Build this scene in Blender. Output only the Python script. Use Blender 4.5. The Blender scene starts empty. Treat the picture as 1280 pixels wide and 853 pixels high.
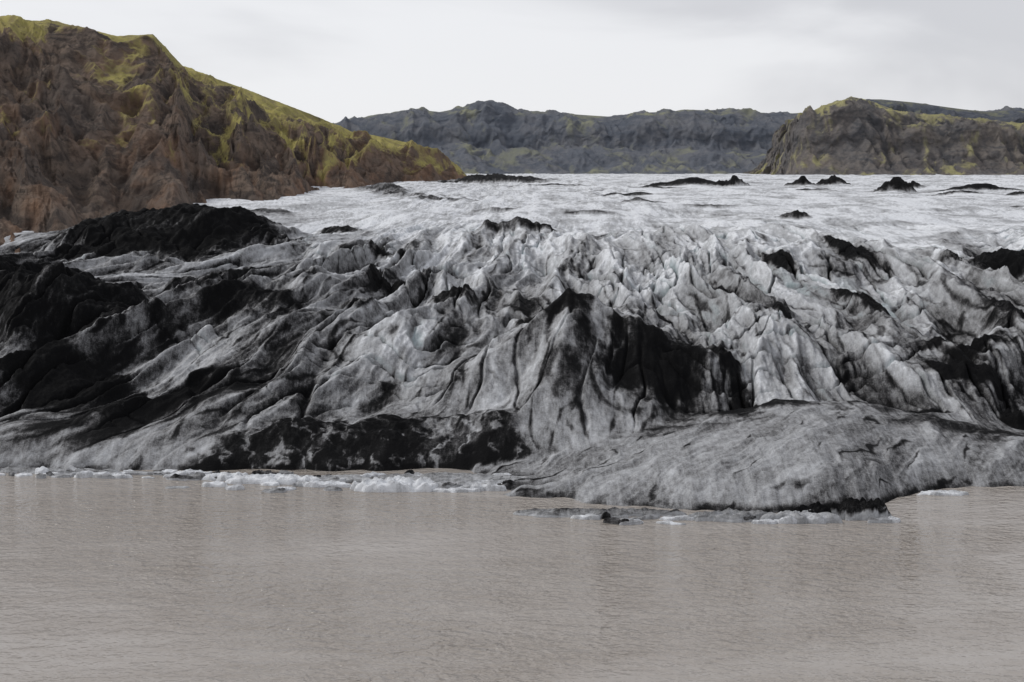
import bpy, math, numpy as np
F=np.float32
sc=bpy.context.scene
# ---------------------------------------------------------------- noise
_r=np.random.RandomState(7)
PERM=_r.permutation(256).astype(np.int32); PERM=np.concatenate([PERM,PERM])
_a=_r.rand(256)*2*np.pi
GX=np.cos(_a).astype(F); GY=np.sin(_a).astype(F)
def pn(x,y,seed=0):
    x=np.asarray(x,F)+F(seed*17.31); y=np.asarray(y,F)+F(seed*9.77)
    xf=np.floor(x); yf=np.floor(y)
    xi=xf.astype(np.int32)&255; yi=yf.astype(np.int32)&255
    x=x-xf; y=y-yf
    u=x*x*x*(x*(x*6-15)+10); v=y*y*y*(y*(y*6-15)+10)
    x1=(xi+1)&255; y1=(yi+1)&255
    pa=PERM[xi]; pb=PERM[x1]
    def g(p,yy,dx,dy):
        h=PERM[p+yy]; return GX[h]*dx+GY[h]*dy
    n00=g(pa,yi,x,y); n10=g(pb,yi,x-1,y); n01=g(pa,y1,x,y-1); n11=g(pb,y1,x-1,y-1)
    a=n00+u*(n10-n00); b=n01+u*(n11-n01)
    return (a+v*(b-a))*F(1.45)
def fbm(x,y,o=4,seed=0,g=0.5):
    s=0;a=1.0;t=0
    for i in range(o):
        s=s+F(a)*pn(x*F(2.03**i),y*F(2.03**i),seed+i*3); t+=a; a*=g
    return s/F(t)
def ridged(x,y,o=3,seed=0,g=0.5):
    s=0;a=1.0;t=0
    for i in range(o):
        n=1-np.abs(pn(x*F(2.07**i),y*F(2.07**i),seed+i*5)); s=s+F(a)*n*n; t+=a; a*=g
    return s/F(t)
def sm(a,b,x):
    t=np.clip((x-a)/(b-a),0,1); return (t*t*(3-2*t)).astype(F)
# ---------------------------------------------------------------- mesh helper
def grid(name,X,Y,Z,mat,attrs={},wrap=False):
    R,C=X.shape
    me=bpy.data.meshes.new(name)
    me.vertices.add(R*C)
    co=np.empty((R*C,3),F); co[:,0]=X.ravel(); co[:,1]=Y.ravel(); co[:,2]=Z.ravel()
    me.vertices.foreach_set('co',co.ravel())
    idx=np.arange(R*C,dtype=np.int32).reshape(R,C)
    if wrap: idx=np.concatenate([idx,idx[:,:1]],1)
    f=np.stack([idx[:-1,:-1],idx[:-1,1:],idx[1:,1:],idx[1:,:-1]],-1).reshape(-1)
    n=f.size//4
    me.loops.add(n*4); me.loops.foreach_set('vertex_index',f)
    me.polygons.add(n)
    me.polygons.foreach_set('loop_start',np.arange(0,n*4,4,dtype=np.int32))
    me.polygons.foreach_set('use_smooth',np.ones(n,bool))
    me.update(calc_edges=True)
    for k,v in attrs.items():
        at=me.attributes.new(k,'FLOAT','POINT'); at.data.foreach_set('value',np.ascontiguousarray(v,F).ravel())
    ob=bpy.data.objects.new(name,me); sc.collection.objects.link(ob)
    me.materials.append(mat)
    return ob
# ---------------------------------------------------------------- node helper
class NT:
    def __init__(s,nt): s.n=nt.nodes; s.l=nt.links; s.n.clear()
    def new(s,t,**k):
        x=s.n.new(t)
        for a,b in k.items(): setattr(x,a,b)
        return x
    def set(s,sock,v):
        if isinstance(v,bpy.types.NodeSocket): s.l.new(v,sock)
        else: sock.default_value=v
    def math(s,op,a,b=0.0,clamp=False):
        x=s.new('ShaderNodeMath',operation=op); x.use_clamp=clamp
        s.set(x.inputs[0],a); s.set(x.inputs[1],b); return x.outputs[0]
    def mapr(s,v,a,b,c=0.0,d=1.0,smooth=True):
        x=s.new('ShaderNodeMapRange'); x.interpolation_type='SMOOTHSTEP' if smooth else 'LINEAR'
        s.set(x.inputs['Value'],v)
        for k,q in zip(('From Min','From Max','To Min','To Max'),(a,b,c,d)): s.set(x.inputs[k],q)
        return x.outputs[0]
    def mix(s,f,a,b,mode='MIX'):
        x=s.new('ShaderNodeMix',data_type='RGBA',blend_type=mode)
        s.set(x.inputs[0],f)
        for i,v in ((6,a),(7,b)):
            if isinstance(v,tuple) and len(v)==3: v=v+(1,)
            s.set(x.inputs[i],v)
        return x.outputs[2]
    def noise(s,vec,scale,det=4,rough=.55,dist=0.0):
        x=s.new('ShaderNodeTexNoise'); s.set(x.inputs['Vector'],vec); x.inputs['Scale'].default_value=scale
        x.inputs['Detail'].default_value=det; x.inputs['Roughness'].default_value=rough; x.inputs['Distortion'].default_value=dist
        return x.outputs[0]
    def mapping(s,vec,scale=(1,1,1),rot=(0,0,0)):
        x=s.new('ShaderNodeMapping'); s.set(x.inputs['Vector'],vec)
        x.inputs['Scale'].default_value=scale; x.inputs['Rotation'].default_value=rot; return x.outputs[0]
    def attr(s,n): return s.new('ShaderNodeAttribute',attribute_name=n).outputs['Fac']
    def pos(s): return s.new('ShaderNodeNewGeometry').outputs['Position']
def mat(name):
    m=bpy.data.materials.new(name); m.use_nodes=True; return m,NT(m.node_tree)
def finish(t,col,rough,bumps,spec=.3,ior=None):
    b=t.new('ShaderNodeBsdfPrincipled'); t.set(b.inputs['Base Color'],col); t.set(b.inputs['Roughness'],rough)
    t.set(b.inputs['Specular IOR Level'],spec)
    if ior: b.inputs['IOR'].default_value=ior
    nrm=None
    for h,strength,dist in bumps:
        bp=t.new('ShaderNodeBump'); t.set(bp.inputs['Strength'],strength); bp.inputs['Distance'].default_value=dist
        t.set(bp.inputs['Height'],h)
        if nrm: t.l.new(nrm,bp.inputs['Normal'])
        nrm=bp.outputs[0]
    if nrm: t.l.new(nrm,b.inputs['Normal'])
    o=t.new('ShaderNodeOutputMaterial'); t.l.new(b.outputs[0],o.inputs[0])

# ---------------------------------------------------------------- ice material
ice,t=mat('dirty_glacier_ice')
P=t.pos()
d=t.attr('dirt_tone'); bl=t.attr('blue')
n1=t.noise(P,0.8,6,.72); n2=t.noise(P,4.5,4,.75)
st=t.noise(t.mapping(P,(2.2,.30,.6),(0,0,.12)),1.0,5,.7,.5)
dd=t.math('ADD',d,t.math('MULTIPLY',t.math('SUBTRACT',n1,.5),.55))
dd=t.math('ADD',dd,t.math('MULTIPLY',t.math('SUBTRACT',n2,.5),.50))
dd=t.math('ADD',dd,t.math('MULTIPLY',t.math('SUBTRACT',st,.5),.50))
rp=t.new('ShaderNodeValToRGB'); t.l.new(dd,rp.inputs[0])
e=rp.color_ramp.elements
e[0].position=0.0; e[0].color=(.73,.75,.78,1)
e[1].position=1.06 if False else 1.0; e[1].color=(.006,.006,.0065,1)
for p,c in ((.18,(.465,.477,.497)),(.38,(.300,.305,.315)),(.54,(.175,.176,.180)),(.68,(.070,.069,.071)),(.82,(.016,.016,.0165))):
    x=e.new(p); x.color=c+(1,)
col=t.mix(bl,rp.outputs[0],(.16,.29,.31))
finish(t,col,.7,[(n1,.5,.6),(n2,.5,.14)],t.mapr(dd,.4,.7,.3,.04))

# ---------------------------------------------------------------- glacier
yr=[np.exp(np.linspace(np.log(156),np.log(360),1080)),np.exp(np.linspace(np.log(360),np.log(1700),300))[1:]]
yy=np.concatenate(yr).astype(F); ss=np.linspace(-1,1,1400).astype(F)
X=(ss[None,:]*(yy[:,None]+25)*F(.52)).astype(F); Y=np.repeat(yy[:,None],ss.size,1).astype(F)
wx=fbm(X/45,Y/45,2,1)*8+fbm(X/10,Y/14,3,2)*1.8
wy=fbm(X/38,Y/38,3,4)*9+fbm(X/9,Y/9,3,5)*2.4
k=0.62*sm(18,-60,X)-.14*sm(20,50,X); q=X-k*(Y-225)
Ys=Y+fbm(X/12,Y/30,4,8)*3.2*sm(215,195,Y)+fbm(X/22,X*0,3,9)*3.5*sm(225,200,Y)
tabY=[150,182,186.5,188.5,192,200,211,230,270,330,450,600,900,1700]
tabZ=[-6,-4,-1,1.2,3.4,6.0,9.3,14,20,26,31,34,37,39]
Z=np.interp(Ys,tabY,tabZ).astype(F)
Z-=3.2*sm(8,28,X)*sm(230,206,Y)
Z+=fbm(X/45,Y/60,2,11)*3.2*sm(195,240,Y)*(1-.6*sm(350,500,Y))
plate=sm(262,375,Y); right=sm(0,30,X)*sm(340,290,Y)
act=sm(189,212,Y)*(1-.92*plate)+.05
pyr=np.exp(-((X-8)**2+(Y-212)**2)/(17.0**2))
qq=q+wx; Yw=Y+wy
r1=ridged(qq/23,Yw/70,2,20,.32)
r2=ridged(qq/8.8,Yw/32,3,30,.34)
r3=ridged((q+wx*.7)/3.3,(Y+wy*.6)/13,4,40,.50)
r4=ridged((X+wx*.3)/1.5,(Y+wy*.3)/2.6,3,50,.6)
r5=ridged((X*.7+Y*.5+wx)/6,(Y*.7-X*.5+wy)/6,3,55,.45)
H=(r1-.62)*7.6+(r2-.6)*2.8*(1+.3*right)+(r3-.55)*.75*(1+.6*right)+(r4-.55)*.24+(r5-.55)*.6*(.5+right)
Z+=H*act*(1-.75*pyr)
tr=ridged((X+wx*2)/60,(Y+wy)/12,3,60,.45)
Z+=(tr-.55)*.75*sm(260,350,Y)
cn=pn(qq/5.2,Yw/26,70)
c1=np.exp(-(cn/.045)**2); c2=np.exp(-(pn((X+wx)/15,(Y+wy*1.5)/6,71)/.05)**2)
cm=sm(.0,.35,fbm(X/25,Y/25,2,72)+.15)
crev=np.clip(c1*cm+c2*.6*sm(-.1,.25,fbm(X/30,Y/30,2,73)),0,1)*(1-.8*pyr)
Z-=crev*2.0*act
dirt_tone=np.full(X.shape,.33,F)
dirt_tone+=.15*sm(300,215,Y)-.22*sm(260,390,Y)
dirt_tone+=.42*fbm(qq/15,Yw/34,4,80)
dirt_tone+=.30*fbm((q+wx*.5)/2.6,(Y+wy*.5)/11,4,84,.6)
dirt_tone+=.30*(.55-r2)*(act+.2)+.22*(.55-r3)+.12*(.5-r5)*act
dirt_tone+=crev*.40*act
lines=sm(.82,.94,ridged((q+wx*.6)/5.0,(Y+wy*.7)/26,2,90,.35))+.8*sm(.84,.95,ridged((q*.8+Y*.35+wx)/7.0,(Y-q*.3+wy)/20,2,93,.35))
dirt_tone+=.32*lines*(1-.6*plate)
dirt_tone+=.12*sm(-10,-50,X)*sm(345,280,Y)*sm(188,208,Y)
dirt_tone+=.14*sm(60,85,X)*sm(300,230,Y)
ash=fbm((q+wx*1.2)/16,(Y+wy)/36,5,88,.62)
dirt_tone+=.42*sm(.16,.38,ash)*sm(350,300,Y)*(.70+.30*sm(20,-20,X))
dirt_tone+=.6*sm(.80,.95,ridged((X+wx*2)/70,(Y+wy*.8)/22,2,86))*sm(300,380,Y)*sm(.0,.3,fbm(X/60,Y/60,3,87))
dirt_tone+=.34*fbm((X+wx*2)/26,(Y+wy)/9,5,89,.6)*plate
pat=[(-73,318,27,20,0,7.5,.68),(-78,237,20,17,0,7.0,.50),(-69,214,10,6,10,2,.45),(-58,262,9,9,20,2.5,.4),(-46,240,9,5,10,2,.4),
(-24,265,5,4,0,2,.6),(-43,352,6,7,20,2,.7),(-30,300,9,3,-20,1.2,.5),(0,335,11,5,10,2.2,.6),(-11,248,4,5,0,2,.6),(-27,236,5,3,0,1.5,.4),
(3,233,4,4,0,1.2,.6),(37,200,8,3.5,-10,1.8,.9),(33,218,2.2,9,18,1.0,.7),(36,206,2,5,25,.6,.7),(50,203,6,2,-15,.8,.7),
(71,295,3,15,14,2.0,.8),(63,252,3,10,15,1.6,.8),(55,283,2.2,9,14,1.0,.8),(72,222,8,2.6,15,1.2,.7),(48,238,1.6,7,12,.6,.6),(26,243,2,7,10,.6,.55),(40,262,1.6,7,10,.5,.6),
(104,290,16,13,0,4.5,.9),(90,240,9,11,0,3,.7),(76,205,3.2,4,0,3.4,1),(60,204,4,1.8,0,1,.9),(70,214,7,3,0,1,.6),(95,215,12,9,0,3,.6),
(152,560,9,8,0,6,1.2),(148,650,8,7,0,5,1.2),(84,650,22,12,0,3,1),(100,640,8,10,0,5,1),(130,640,6,8,0,4,1),(185,560,24,6,0,2.5,1),(200,535,8,6,0,3,1),(170,600,6,9,0,3,1),
(165,520,10,4,0,1.5,.9),(120,560,8,4,0,1.2,.8),(178,500,6,4,0,1.8,.9),(60,600,10,5,0,1.2,.8),
(-8,740,30,40,0,5,.9),(20,640,20,5,0,1.5,.6),(75,378,4,5,0,2,.9),(45,520,14,4,0,1.2,.7),(40,450,9,4,0,1.2,.6),(-25,470,14,6,15,1.5,.6),(20,390,7,3,0,1,.5),(60,430,10,3,0,1,.5),(-5,420,8,4,0,1,.5),
(-86,300,14,5,20,2,.6),(-70,390,10,22,10,2,.5),(-50,560,10,60,15,3,.6),(-100,262,14,14,0,4,.7)]
for (px,py,rx,ry,ro,h,dw) in pat:
    m=(np.abs(Y[:,0]-py)<2.6*max(rx,ry))
    i=np.where(m)[0]; sl=slice(i[0],i[-1]+1)
    xx=X[sl]-px+wx[sl]*.35; y2=Y[sl]-py+wy[sl]*.35
    a=math.radians(ro); u=(xx*math.cos(a)+y2*math.sin(a))/rx; v=(-xx*math.sin(a)+y2*math.cos(a))/ry
    dd_=np.sqrt(u*u+v*v)+fbm(X[sl]/(rx*.7),Y[sl]/(ry*.7),5,100+int(abs(px)),.6)*.7
    w=np.clip(1-dd_,0,1)
    Z[sl]+=h*w
    dirt_tone[sl]+=dw*sm(1.25,.5,dd_)
# central pyramid with ridges running down from its apex
def seg(ax,ay,bx,by):
    tt=np.clip(((X-ax)*(bx-ax)+(Y-ay)*(by-ay))/((bx-ax)**2+(by-ay)**2),0,1)
    return tt,np.hypot(X+wx*.25-(ax+tt*(bx-ax)),Y+wy*.25-(ay+tt*(by-ay)))
pz=np.zeros_like(Z)
for ax,ay,bx,by,ha,hb,w in ((8.5,220,-14,204,9.8,.3,12),(8.5,220,28,216,9.8,3.0,11),(8.5,220,6,194,9.8,.8,13)):
    tt,ds=seg(ax,ay,bx,by); h=(ha+(hb-ha)*tt)*np.clip(1-ds/w,0,1)
    pz=np.maximum(pz,h)
Z+=pz*(1+.12*fbm(X/4,Y/4,3,149))
rad=np.hypot(X-8.5,Y-220); ang=np.arctan2(Y-220,X-8.5)
flute=ridged(ang*2.0+wx*.13+fbm(X/5,Y/5,4,146)*.6,rad/12,4,142,.58)
Z+=(flute-.55)*.7*sm(0,6,pz)*sm(2,10,rad)
dirt_tone+=(.34*(.62-flute)+.06)*sm(.5,3,pz)
cap=sm(1,.25,(np.hypot((X-8.5)/7,(Y-220)/5.5)+fbm(X/3,Y/3,5,143,.6)*.7))+sm(1,.3,(np.hypot((X-21)/11,(Y-213)/9)+fbm(X/4,Y/4,5,140,.6)*.8))
dirt_tone+=.52*np.clip(cap,0,1)
# smooth tongue reaching into the lake
yf=np.interp(X,[-8,-2,10,30,42,48,56,75,110,160],[178,166.5,164,161.5,163.5,170,175,177,178,178])+fbm(X/6,X*0,4,150)*2.0
Ht=np.interp(X,[-11,-5,3,12,26,38,50,62,75,110],[-4,.6,1.4,2.7,5.4,7.3,7.2,5.8,3.6,4.0])
T=(-1.2+(Ht+1.2)*(1-np.exp(-np.maximum(Y-yf,-20)/9.0))).astype(F)
T=np.where(Y<yf,np.maximum(-1.2+(Y-yf)*1.0,-6),T)
w2=fbm(X/8,Y/12,4,168)*3.5
gu=(X*.80-Y*.6+wx*.6+w2); gv=(X*.6+Y*.80)
gro=ridged(gu/1.5,gv/16,4,160,.6); gro2=ridged(gu/11,gv/26,3,162,.45)
edgeU=sm(0,8,Y-yf)
T+=((gro-.55)*.18+(gro2-.6)*1.3+fbm(X/9,Y/9,4,165,.5)*.6)*edgeU
lobe=sm(-.6,.8,T-Z)*sm(206,192,Y)
kk=.6; dif=np.clip((T-Z)/kk,-8,8)
Tz=np.where(Y<212,Z*1.0+kk*np.log1p(np.exp(dif)),Z)
inside=sm(.5,2.5,T-Z); Tz=Tz*(1-inside)+T*inside
mixf=sm(212,200,Y)*sm(-12,-6,X); Z=Z*(1-mixf)+Tz*mixf
ldirt=.49+.20*(.55-gro)+.22*(.55-gro2)+.24*fbm(gu/4,gv/24,5,170,.6)+.42*sm(3.2,-.5,Y-yf+fbm(X/3,Y/3,3,177)*3)*sm(-.35,.0,fbm(X/6,Y*0,2,175)+.1)
ldirt+=.34*sm(.86,.97,ridged(gu/6,gv/26,2,178))
ldirt+=.40*sm(189,197,Y+wy*.5)*sm(-.15,.2,fbm(X/8,Y/6,4,179))
dirt_tone=dirt_tone*(1-lobe)+ldirt*lobe
# ash covered bank at the lake margin
wn=fbm(X/9,Y/6,5,180,.6)
top=np.interp(X,[-60,-46,-38,-28,-14,-2,10],[184,186,194,198.5,197.5,194,187])+wn*8
wall=sm(-50,-40,X)*sm(9,0,X)*(1-lobe)*sm(2.5,-2.5,Y-top)
Z+=1.0*sm(-46,-34,X)*sm(6,-6,X)*(1-lobe)*np.exp(-((Y-195)/3.5)**2)*(1+2.5*wn)
dirt_tone+=.44*wall*(1-.8*sm(.60,.82,ridged(X/3.0+wn*2,Y/7,4,187)))
dirt_tone+=.25*sm(.9,.2,Z)*sm(-.2,.3,fbm(X/4,Y/4,2,185)+.15)
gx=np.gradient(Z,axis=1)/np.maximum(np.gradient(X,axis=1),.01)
dirt_tone+=np.clip(-gx,-.8,1.2)*.13*sm(420,300,Y)  # tone darker on slopes falling to the right, lighter to the left
blue=np.clip(crev*.8*sm(.5,.25,dirt_tone)+ .26*sm(.42,.3,r2)*sm(22,45,X)*sm(300,250,Y)*sm(.5,.3,dirt_tone)*(1-lobe),0,.5)*sm(380,290,Y)*sm(200,215,Y)
dirt_tone=np.clip(dirt_tone,.02,1.05)
grid('glacier',X,Y,Z,ice,{'dirt_tone':dirt_tone,'blue':blue})

# ---------------------------------------------------------------- mountains
def mountain_mat(name,rockA,rockB,rockC,mossc,sc_,haze):
    m,t=mat(name); P=t.pos()
    a=t.noise(P,.030*sc_,5,.6,.6); b=t.noise(P,.16*sc_,7,.74); c=t.noise(t.mapping(P,(1,1,3.0)),.05*sc_,6,.7,1.2)
    red=t.attr('red'); ms=t.attr('moss'); rid=t.attr('rib')
    col=t.mix(t.mapr(a,.38,.62),rockA,rockB)
    col=t.mix(t.mapr(c,.48,.60,0,.8),col,tuple(x*.42 for x in rockA))
    col=t.mix(t.math('MULTIPLY',red,t.mapr(b,.3,.6)),col,rockC)
    col=t.mix(t.mapr(b,.44,.62,.0,.62),col,tuple(x*.28 for x in rockA))
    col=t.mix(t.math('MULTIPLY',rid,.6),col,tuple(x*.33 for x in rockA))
    mf=t.mapr(t.math('ADD',ms,t.math('MULTIPLY',t.math('SUBTRACT',b,.5),1.1)),.38,.74)
    mcol=t.mix(t.mapr(a,.40,.62),mossc,tuple(x*.6 for x in mossc))
    mcol=t.mix(t.mapr(b,.45,.65,0,.6),mcol,rockB)
    col=t.mix(t.math('MULTIPLY',mf,.92),col,mcol)
    col=t.mix(haze,col,(.19,.225,.29))  # aerial haze painted into the surface colour as a blue-grey tint
    finish(t,col,.9,[(b,.9*(1-haze),3.2/sc_),(t.noise(P,1.0*sc_,4,.75),.8*(1-haze),.9/sc_)],.12)
    return m
def loft(name,crest,base,back,n,mrows,brows,m,g,prof,mossf,redf,plan=20,rg=(30,8,1.9),ben=1.6,cf=.05):
    crest=np.array(crest,float); base=np.array(base,float); back=np.array(back,float)
    s=np.linspace(0,1,n)
    L=np.concatenate([[0],np.cumsum(np.hypot(np.diff(crest[:,0]),np.diff(crest[:,1])))]); Lt=L[-1]; kx=L/Lt
    def ev(A): return np.stack([np.interp(s,kx,A[:,i]) for i in range(3)],1)
    C=ev(crest);B=ev(base);K=ev(back)
    ker=np.ones(2*plan+1)/(2*plan+1)
    for A in (B,K):
        for i in range(3): A[:,i]=np.convolve(np.pad(A[:,i],plan,'edge'),ker,'valid')
    tf=np.linspace(0,1,mrows)[:,None]; tb=np.linspace(0,1,brows)[1:,None]
    XF=B[:,0]+(C[:,0]-B[:,0])*tf; YF=B[:,1]+(C[:,1]-B[:,1])*tf; ZF=B[:,2]+(C[:,2]-B[:,2])*np.interp(tf,prof[0],prof[1])
    XB=C[:,0]+(K[:,0]-C[:,0])*tb; YB=C[:,1]+(K[:,1]-C[:,1])*tb; ZB=C[:,2]+(K[:,2]-C[:,2])*tb**1.6
    X=np.concatenate([XF,XB]).astype(F);Y=np.concatenate([YF,YB]).astype(F);Z=np.concatenate([ZF,ZB]).astype(F)
    tt=np.concatenate([tf,1+tb]).astype(F)*np.ones_like(X); S=(s[None,:]*Lt*np.ones_like(X)).astype(F)
    D=np.hypot(C[:,0]-B[:,0],C[:,1]-B[:,1])[None,:].astype(F)
    V=(tt*D).astype(F)
    edge=(np.clip(np.sin(np.pi*np.clip(tt,0,1)),0,1)**.6*(tt<1)).astype(F)
    wS=fbm(S/(60*g),V/(60*g),3,200)*22*g
    Sg=S+V*.30+wS
    a=ridged(Sg/(75*g),V/(190*g),3,210,.45)-.6
    b=ridged((Sg)/(24*g),V/(70*g),4,220,.5)-.55
    c=ridged((S+wS*.3)/(7*g),V/(9*g),3,230,.6)-.55
    amp=(edge*(1-cf)+cf*.8)
    dz=(a*rg[0]*g+b*rg[1]*g)*amp+c*rg[2]*g*(edge*(1-3*cf)+3*cf)
    bench=np.sin((Z+wS*.5)/(4.5*g))*ben*g*edge
    Z2=Z+dz+bench
    dx=(C[:,0]-B[:,0])/D[0]; dy=(C[:,1]-B[:,1])/D[0]
    sh=(-bench*1.8+fbm(S/(9*g),Z/(5*g),3,240)*3.4*g)*edge
    X2=X+dx*sh; Y2=Y+dy*sh
    gz=np.gradient(Z2,axis=0)/np.maximum(np.hypot(np.gradient(X2,axis=0),np.gradient(Y2,axis=0)),.05)
    flat=sm(1.0,.1,np.abs(gz))
    big=fbm(S/(40*g),V/(60*g),4,250); fin=fbm(Sg/(10*g),V/(26*g),4,260)
    moss=mossf(S/Lt,tt,big,fin,flat,a,b); red=redf(S/Lt,tt,big,fin)
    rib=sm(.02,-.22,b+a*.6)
    return grid(name,X2,Y2,Z2,m,{'moss':np.clip(moss,0,1),'red':np.clip(red,0,1),'rib':rib})
mm=mountain_mat('volcanic_slope',(.145,.114,.094),(.225,.168,.128),(.36,.19,.10),(.54,.48,.15),1.0,.04)
crest=[(-470,330,100),(-330,480,108),(-214,600,105),(-202,640,106.5),(-180,655,102),(-166,662,104),(-161,700,92),(-140,745,84),(-108,800,71.5),(-94,830,64),(-80,845,62),(-58,860,57.5),(-43,872,50),(-32,880,41),(-22,885,26)]
base=[(-230,120,-4),(-165,200,6),(-104,285,17),(-97,305,20),(-92,330,22),(-88,360,24),(-82,400,26),(-76,450,28),(-70,520,28),(-64,570,28),(-57,620,28),(-46,690,28),(-36,740,28),(-26,790,28),(-18,830,26)]
back=[(-700,600,40)]+[(-560,700,40)]+[(-460,820,30),(-440,860,30),(-400,880,30),(-380,900,30),(-360,930,30),(-330,960,20),(-280,1000,20),(-240,1020,20),(-200,1040,20),(-150,1050,10),(-110,1050,10),(-70,1050,10),(-30,1040,10)]
def mo(s,t,big,fin,flat,a,b):
    return .09+.52*sm(.72,1.0,t)+.72*big+.45*fin+.20*flat*sm(.2,.6,t)+.32*sm(.5,.75,s)*sm(.15,.5,t)+.35*b-.32*sm(.55,.1,t)
def rd(s,t,big,fin):
    return .12+1.0*big+.6*fin+.95*sm(.40,.1,t)*sm(.46,.3,s)+.35*sm(.75,.9,s)
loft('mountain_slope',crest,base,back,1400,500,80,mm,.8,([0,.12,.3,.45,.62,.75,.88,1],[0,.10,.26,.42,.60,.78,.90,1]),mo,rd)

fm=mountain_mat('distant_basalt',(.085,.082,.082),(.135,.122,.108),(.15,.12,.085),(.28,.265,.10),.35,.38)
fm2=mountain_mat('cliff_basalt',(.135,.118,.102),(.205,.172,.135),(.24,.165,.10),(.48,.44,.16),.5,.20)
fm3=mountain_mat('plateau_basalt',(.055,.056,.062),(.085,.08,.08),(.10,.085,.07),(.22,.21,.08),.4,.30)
pf=([0,.25,.40,.50,.62,.68,.9,1],[0,.18,.34,.44,.86,.90,.97,1])
def farl(name,pts,dist,dbase,m,g,zb,n,rows,mf,rf,p=.5):
    cr=[(p_[0],dist,p_[1]) for p_ in pts]
    ba=[(p_[0]*(dbase/dist)**p,dbase,zb) for p_ in pts]; bk=[(p_[0],dist+500,p_[1]*.6) for p_ in pts]
    loft(name,cr,ba,bk,n,rows,30,m,g,pf,mf,rf,rg=(15,9,.9),cf=.015)
m2=lambda s,t,big,fin,flat,a,b: .20+.30*sm(.78,.98,t)+.8*big+.5*fin+.2*flat+.3*b
m1=lambda s,t,big,fin,flat,a,b: .20+.42*sm(.66,.78,t)+.85*big+.5*fin+.12*flat+.4*b-.2*sm(.15,.0,s)
rr=lambda s,t,big,fin: .2+.8*big
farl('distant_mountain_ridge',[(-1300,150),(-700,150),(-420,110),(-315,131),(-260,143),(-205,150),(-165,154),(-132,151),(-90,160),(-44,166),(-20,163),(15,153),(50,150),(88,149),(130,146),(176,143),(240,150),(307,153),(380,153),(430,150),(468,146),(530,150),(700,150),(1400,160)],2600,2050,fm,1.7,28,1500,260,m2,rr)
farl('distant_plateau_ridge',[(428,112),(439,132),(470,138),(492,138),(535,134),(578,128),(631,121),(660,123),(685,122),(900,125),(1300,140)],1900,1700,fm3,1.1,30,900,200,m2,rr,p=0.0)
cr=[(470,2250,70),(395,1900,96),(345,1700,97),(318,1570,99),(316,1510,104),(325,1495,110),(338,1492,114),(347,1495,116),(357,1500,119),(367,1500,118),(380,1500,113),(391,1500,108),(412,1500,104),(433,1500,101),(475,1500,98),(507,1500,95),(543,1500,92),(700,1500,92),(1000,1500,100)]
ba=[(330,2200,28),(285,1850,28),(262,1640,28),(256,1500,28),(262,1430,28),(272,1390,28),(286,1360,28),(300,1345,28),(318,1335,28),(332,1330,28),(346,1325,28),(360,1320,28),(380,1320,28),(402,1320,28),(445,1320,28),(480,1320,28),(515,1320,28),(660,1320,28),(940,1320,28)]
bk=[(760,2500,60),(740,2350,60),(720,2300,60),(715,2250,60),(710,2240,60),(705,2230,60),(700,2220,60),(705,2210,60),(710,2200,60),(715,2200,60),(720,2200,60),(725,2200,60),(740,2190,60),(755,2180,60),(770,2150,60),(800,2130,60),(820,2120,60),(900,2100,60),(1150,2050,60)]
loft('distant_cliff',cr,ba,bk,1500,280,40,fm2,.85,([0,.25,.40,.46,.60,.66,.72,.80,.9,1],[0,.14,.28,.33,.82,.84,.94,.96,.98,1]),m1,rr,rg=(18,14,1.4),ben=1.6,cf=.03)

# ---------------------------------------------------------------- water
w,t=mat('silty_lake_water'); P=t.pos()
big=t.noise(t.mapping(P,(.012,.022,1),(0,0,.35)),1,4,.6,.8)
mid=t.noise(t.mapping(P,(.05,.16,1),(0,0,-.2)),1,4,.6)
rip=t.noise(t.mapping(P,(1.3,1.6,1),(0,0,.5)),1,2,.5,.2)
rip2=t.noise(t.mapping(P,(.35,.7,1),(0,0,-.35)),1,3,.55,.3)
col=t.mix(t.mapr(big,.3,.7),(.375,.348,.322),(.30,.268,.236))
col=t.mix(t.mapr(mid,.3,.7,0,.4),col,(.245,.212,.180))
strn=t.mapr(big,.38,.62,.25,1.0)
finish(t,col,.05,[(rip2,strn,.8),(rip,strn,.36)],.5,1.33)
bpy.ops.mesh.primitive_grid_add(x_subdivisions=8,y_subdivisions=8,size=1)
ob=bpy.context.object; ob.name='lake_water'; ob.scale=(9000,9000,1); ob.location=(0,4000,0); ob.data.materials.append(w)

# ---------------------------------------------------------------- ice floes
fl=[(-31,180.0,6,1.5,.6,.0,.0),(-15,175.6,5.2,1.4,.9,.0,.0),(-23,181,9,2,.35,.36,.1),(-8,181,10,2.6,.4,.40,-.05),(-38,181.5,3.0,.8,.6,.05,0),
(-4,178.0,6,1.5,.35,.25,.1),(-7,174.5,2.4,.6,.3,.1,0),(25,160.2,5,1.3,.6,.45,.05),(33.5,159.4,4,1.3,.7,.30,-.1),(40.5,160.7,3.1,1.2,1.4,.85,0),(35,160.2,2,.7,1.2,.95,0),
(10,162.2,9,1.3,.45,.55,-.02),(54,173.0,3,.7,.3,.1,0),(-61,186,7,.8,.3,.35,0),(-50,184.8,4,.5,.25,.3,0),(-69,187,6,1.0,.4,.5,0),(-43,183.6,2.4,.6,.5,.05,.2),(-24,177.3,3.0,.6,.5,.0,0),(19.5,160.0,2.2,.5,.3,.05,0),(29,158.2,1.4,.4,.3,.1,0)]
rs=np.random.RandomState(3)
for j in range(60):
    x=rs.uniform(-72,1); fl.append((x,184.0-abs(rs.normal(0,4.0)) if x>-45 else rs.uniform(182,186.5),rs.uniform(.4,1.8),rs.uniform(.2,.6),rs.uniform(.12,.6),rs.choice([.0,.1,.35,.5,.7]),rs.uniform(-.3,.3)))
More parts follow.
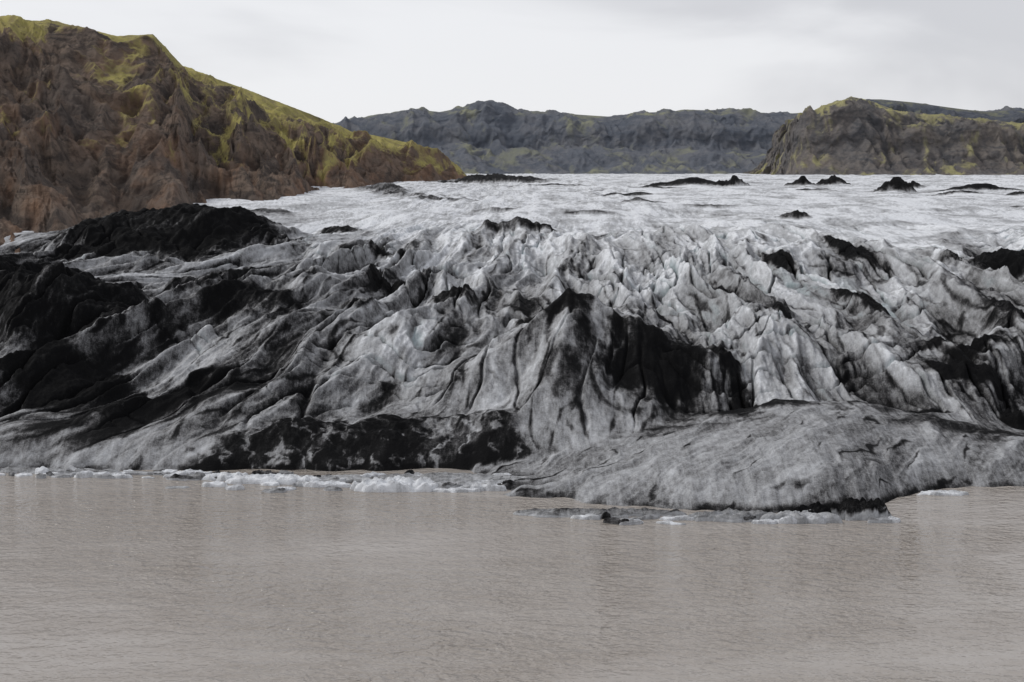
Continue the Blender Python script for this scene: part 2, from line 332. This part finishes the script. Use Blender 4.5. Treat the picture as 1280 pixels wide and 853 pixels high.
for j in range(14):
    fl.append((rs.uniform(8,45),rs.uniform(157.5,161),rs.uniform(.4,1.6),rs.uniform(.2,.5),rs.uniform(.15,.6),rs.choice([.0,.1,.35,.7]),rs.uniform(-.3,.3)))
for j in range(14):
    fl.append((rs.uniform(-42,-2),rs.uniform(174.5,180),rs.uniform(.5,2.0),rs.uniform(.25,.6),rs.uniform(.25,.7),rs.choice([.0,.0,.1]),rs.uniform(-.3,.3)))
obs=[]
for i,(x,y,rx,ry,h,dr,ro) in enumerate(fl):
    A=np.linspace(0,2*np.pi,121 if i<20 else 31)[:-1]
    rr_=1+.7*fbm(np.cos(A)*1.5+i*7,np.sin(A)*1.5,4,300+i)
    prof=[(1.0,-.5),(1.02,0.02),(1.0,h*.45),(.95,h*.8)]+[(r,h) for r in np.linspace(.9,.02,26 if i<20 else 8)]
    R_=np.array([p[0] for p in prof])[:,None]; Zp=np.array([p[1] for p in prof])[:,None]
    LX=(R_*rr_*np.cos(A)*rx).astype(F); LY=(R_*rr_*np.sin(A)*ry).astype(F)
    nz=fbm(LX/1.6+i*5,LY/.9,4,310)
    LZ=(Zp+(Zp>0.05)*(nz*h*1.3+h*.5*np.clip(1-R_,0,1))).astype(F)
    c_,s_=math.cos(ro),math.sin(ro)
    dirtf=np.clip(dr+.35*nz+.1*(fbm(LX/3,LY/3,2,320)),0,1)
    if dr>.3: dirtf=np.where(Zp*np.ones_like(dirtf)<h*.5,.25 if i%2 else dirtf,dirtf)
    ob=grid('ice_floe' if dr<.8 else 'shore_rock',LX*c_-LY*s_,LX*s_+LY*c_,LZ,ice,{'dirt_tone':dirtf,'blue':dirtf*0},wrap=True)
    ob.location=(x,y,0)
    if i>=20: obs.append(ob)
bpy.ops.object.select_all(action='DESELECT')
for o_ in obs: o_.select_set(True)
bpy.context.view_layer.objects.active=obs[0]; bpy.ops.object.join(); obs[0].name='floating_brash_ice'

# ---------------------------------------------------------------- sky + sun
W=bpy.data.worlds.new('World'); sc.world=W; W.use_nodes=True; t=NT(W.node_tree)
sky=t.new('ShaderNodeTexSky',sky_type='NISHITA'); sky.sun_disc=False
el,az=math.radians(46),math.radians(-78)
sky.sun_elevation=el; sky.sun_rotation=az
tc=t.new('ShaderNodeTexCoord').outputs['Generated']
cn=t.noise(t.mapping(tc,(2.0,2.0,7.0)),1.3,5,.5,.4)
cn2=t.noise(t.mapping(tc,(1.2,1.2,3.0)),1.3,3,.5)
sep=t.new('ShaderNodeSeparateXYZ'); t.l.new(tc,sep.inputs[0])
g=t.math('ADD',t.math('MULTIPLY',sep.outputs[0],.9),t.math('MULTIPLY',sep.outputs[2],2.2))
g=t.math('ADD',g,t.math('MULTIPLY',t.math('SUBTRACT',cn,.5),1.8))
f=t.mapr(g,.05,.5)
cl=t.mix(f,(9.0,9.05,9.3),(6.2,6.25,6.6))
cl=t.mix(t.mapr(cn2,.35,.7,0,.3),cl,(7.8,7.8,8.1))
colr=t.mix(.93,sky.outputs[0],cl)
bg=t.new('ShaderNodeBackground'); t.l.new(colr,bg.inputs[0]); bg.inputs[1].default_value=.1
o=t.new('ShaderNodeOutputWorld'); t.l.new(bg.outputs[0],o.inputs[0])
L=bpy.data.lights.new('sun','SUN'); L.energy=1.5; L.angle=math.radians(12); L.color=(1,.97,.92)
so=bpy.data.objects.new('sun',L); sc.collection.objects.link(so)
from mathutils import Vector
dirv=Vector((math.sin(az)*math.cos(el),math.cos(az)*math.cos(el),math.sin(el)))
so.rotation_euler=dirv.to_track_quat('Z','Y').to_euler()

# ---------------------------------------------------------------- camera
cd=bpy.data.cameras.new('camera'); cam=bpy.data.objects.new('camera',cd); sc.collection.objects.link(cam)
cd.sensor_width=36; cd.lens=1758/1280*36; cd.clip_end=20000; cd.clip_start=1
cam.location=(0,0,40); cam.rotation_euler=(math.radians(90-6.8),0,0)
sc.camera=cam
sc.view_settings.view_transform='Standard'; sc.view_settings.look='None'; sc.view_settings.exposure=0
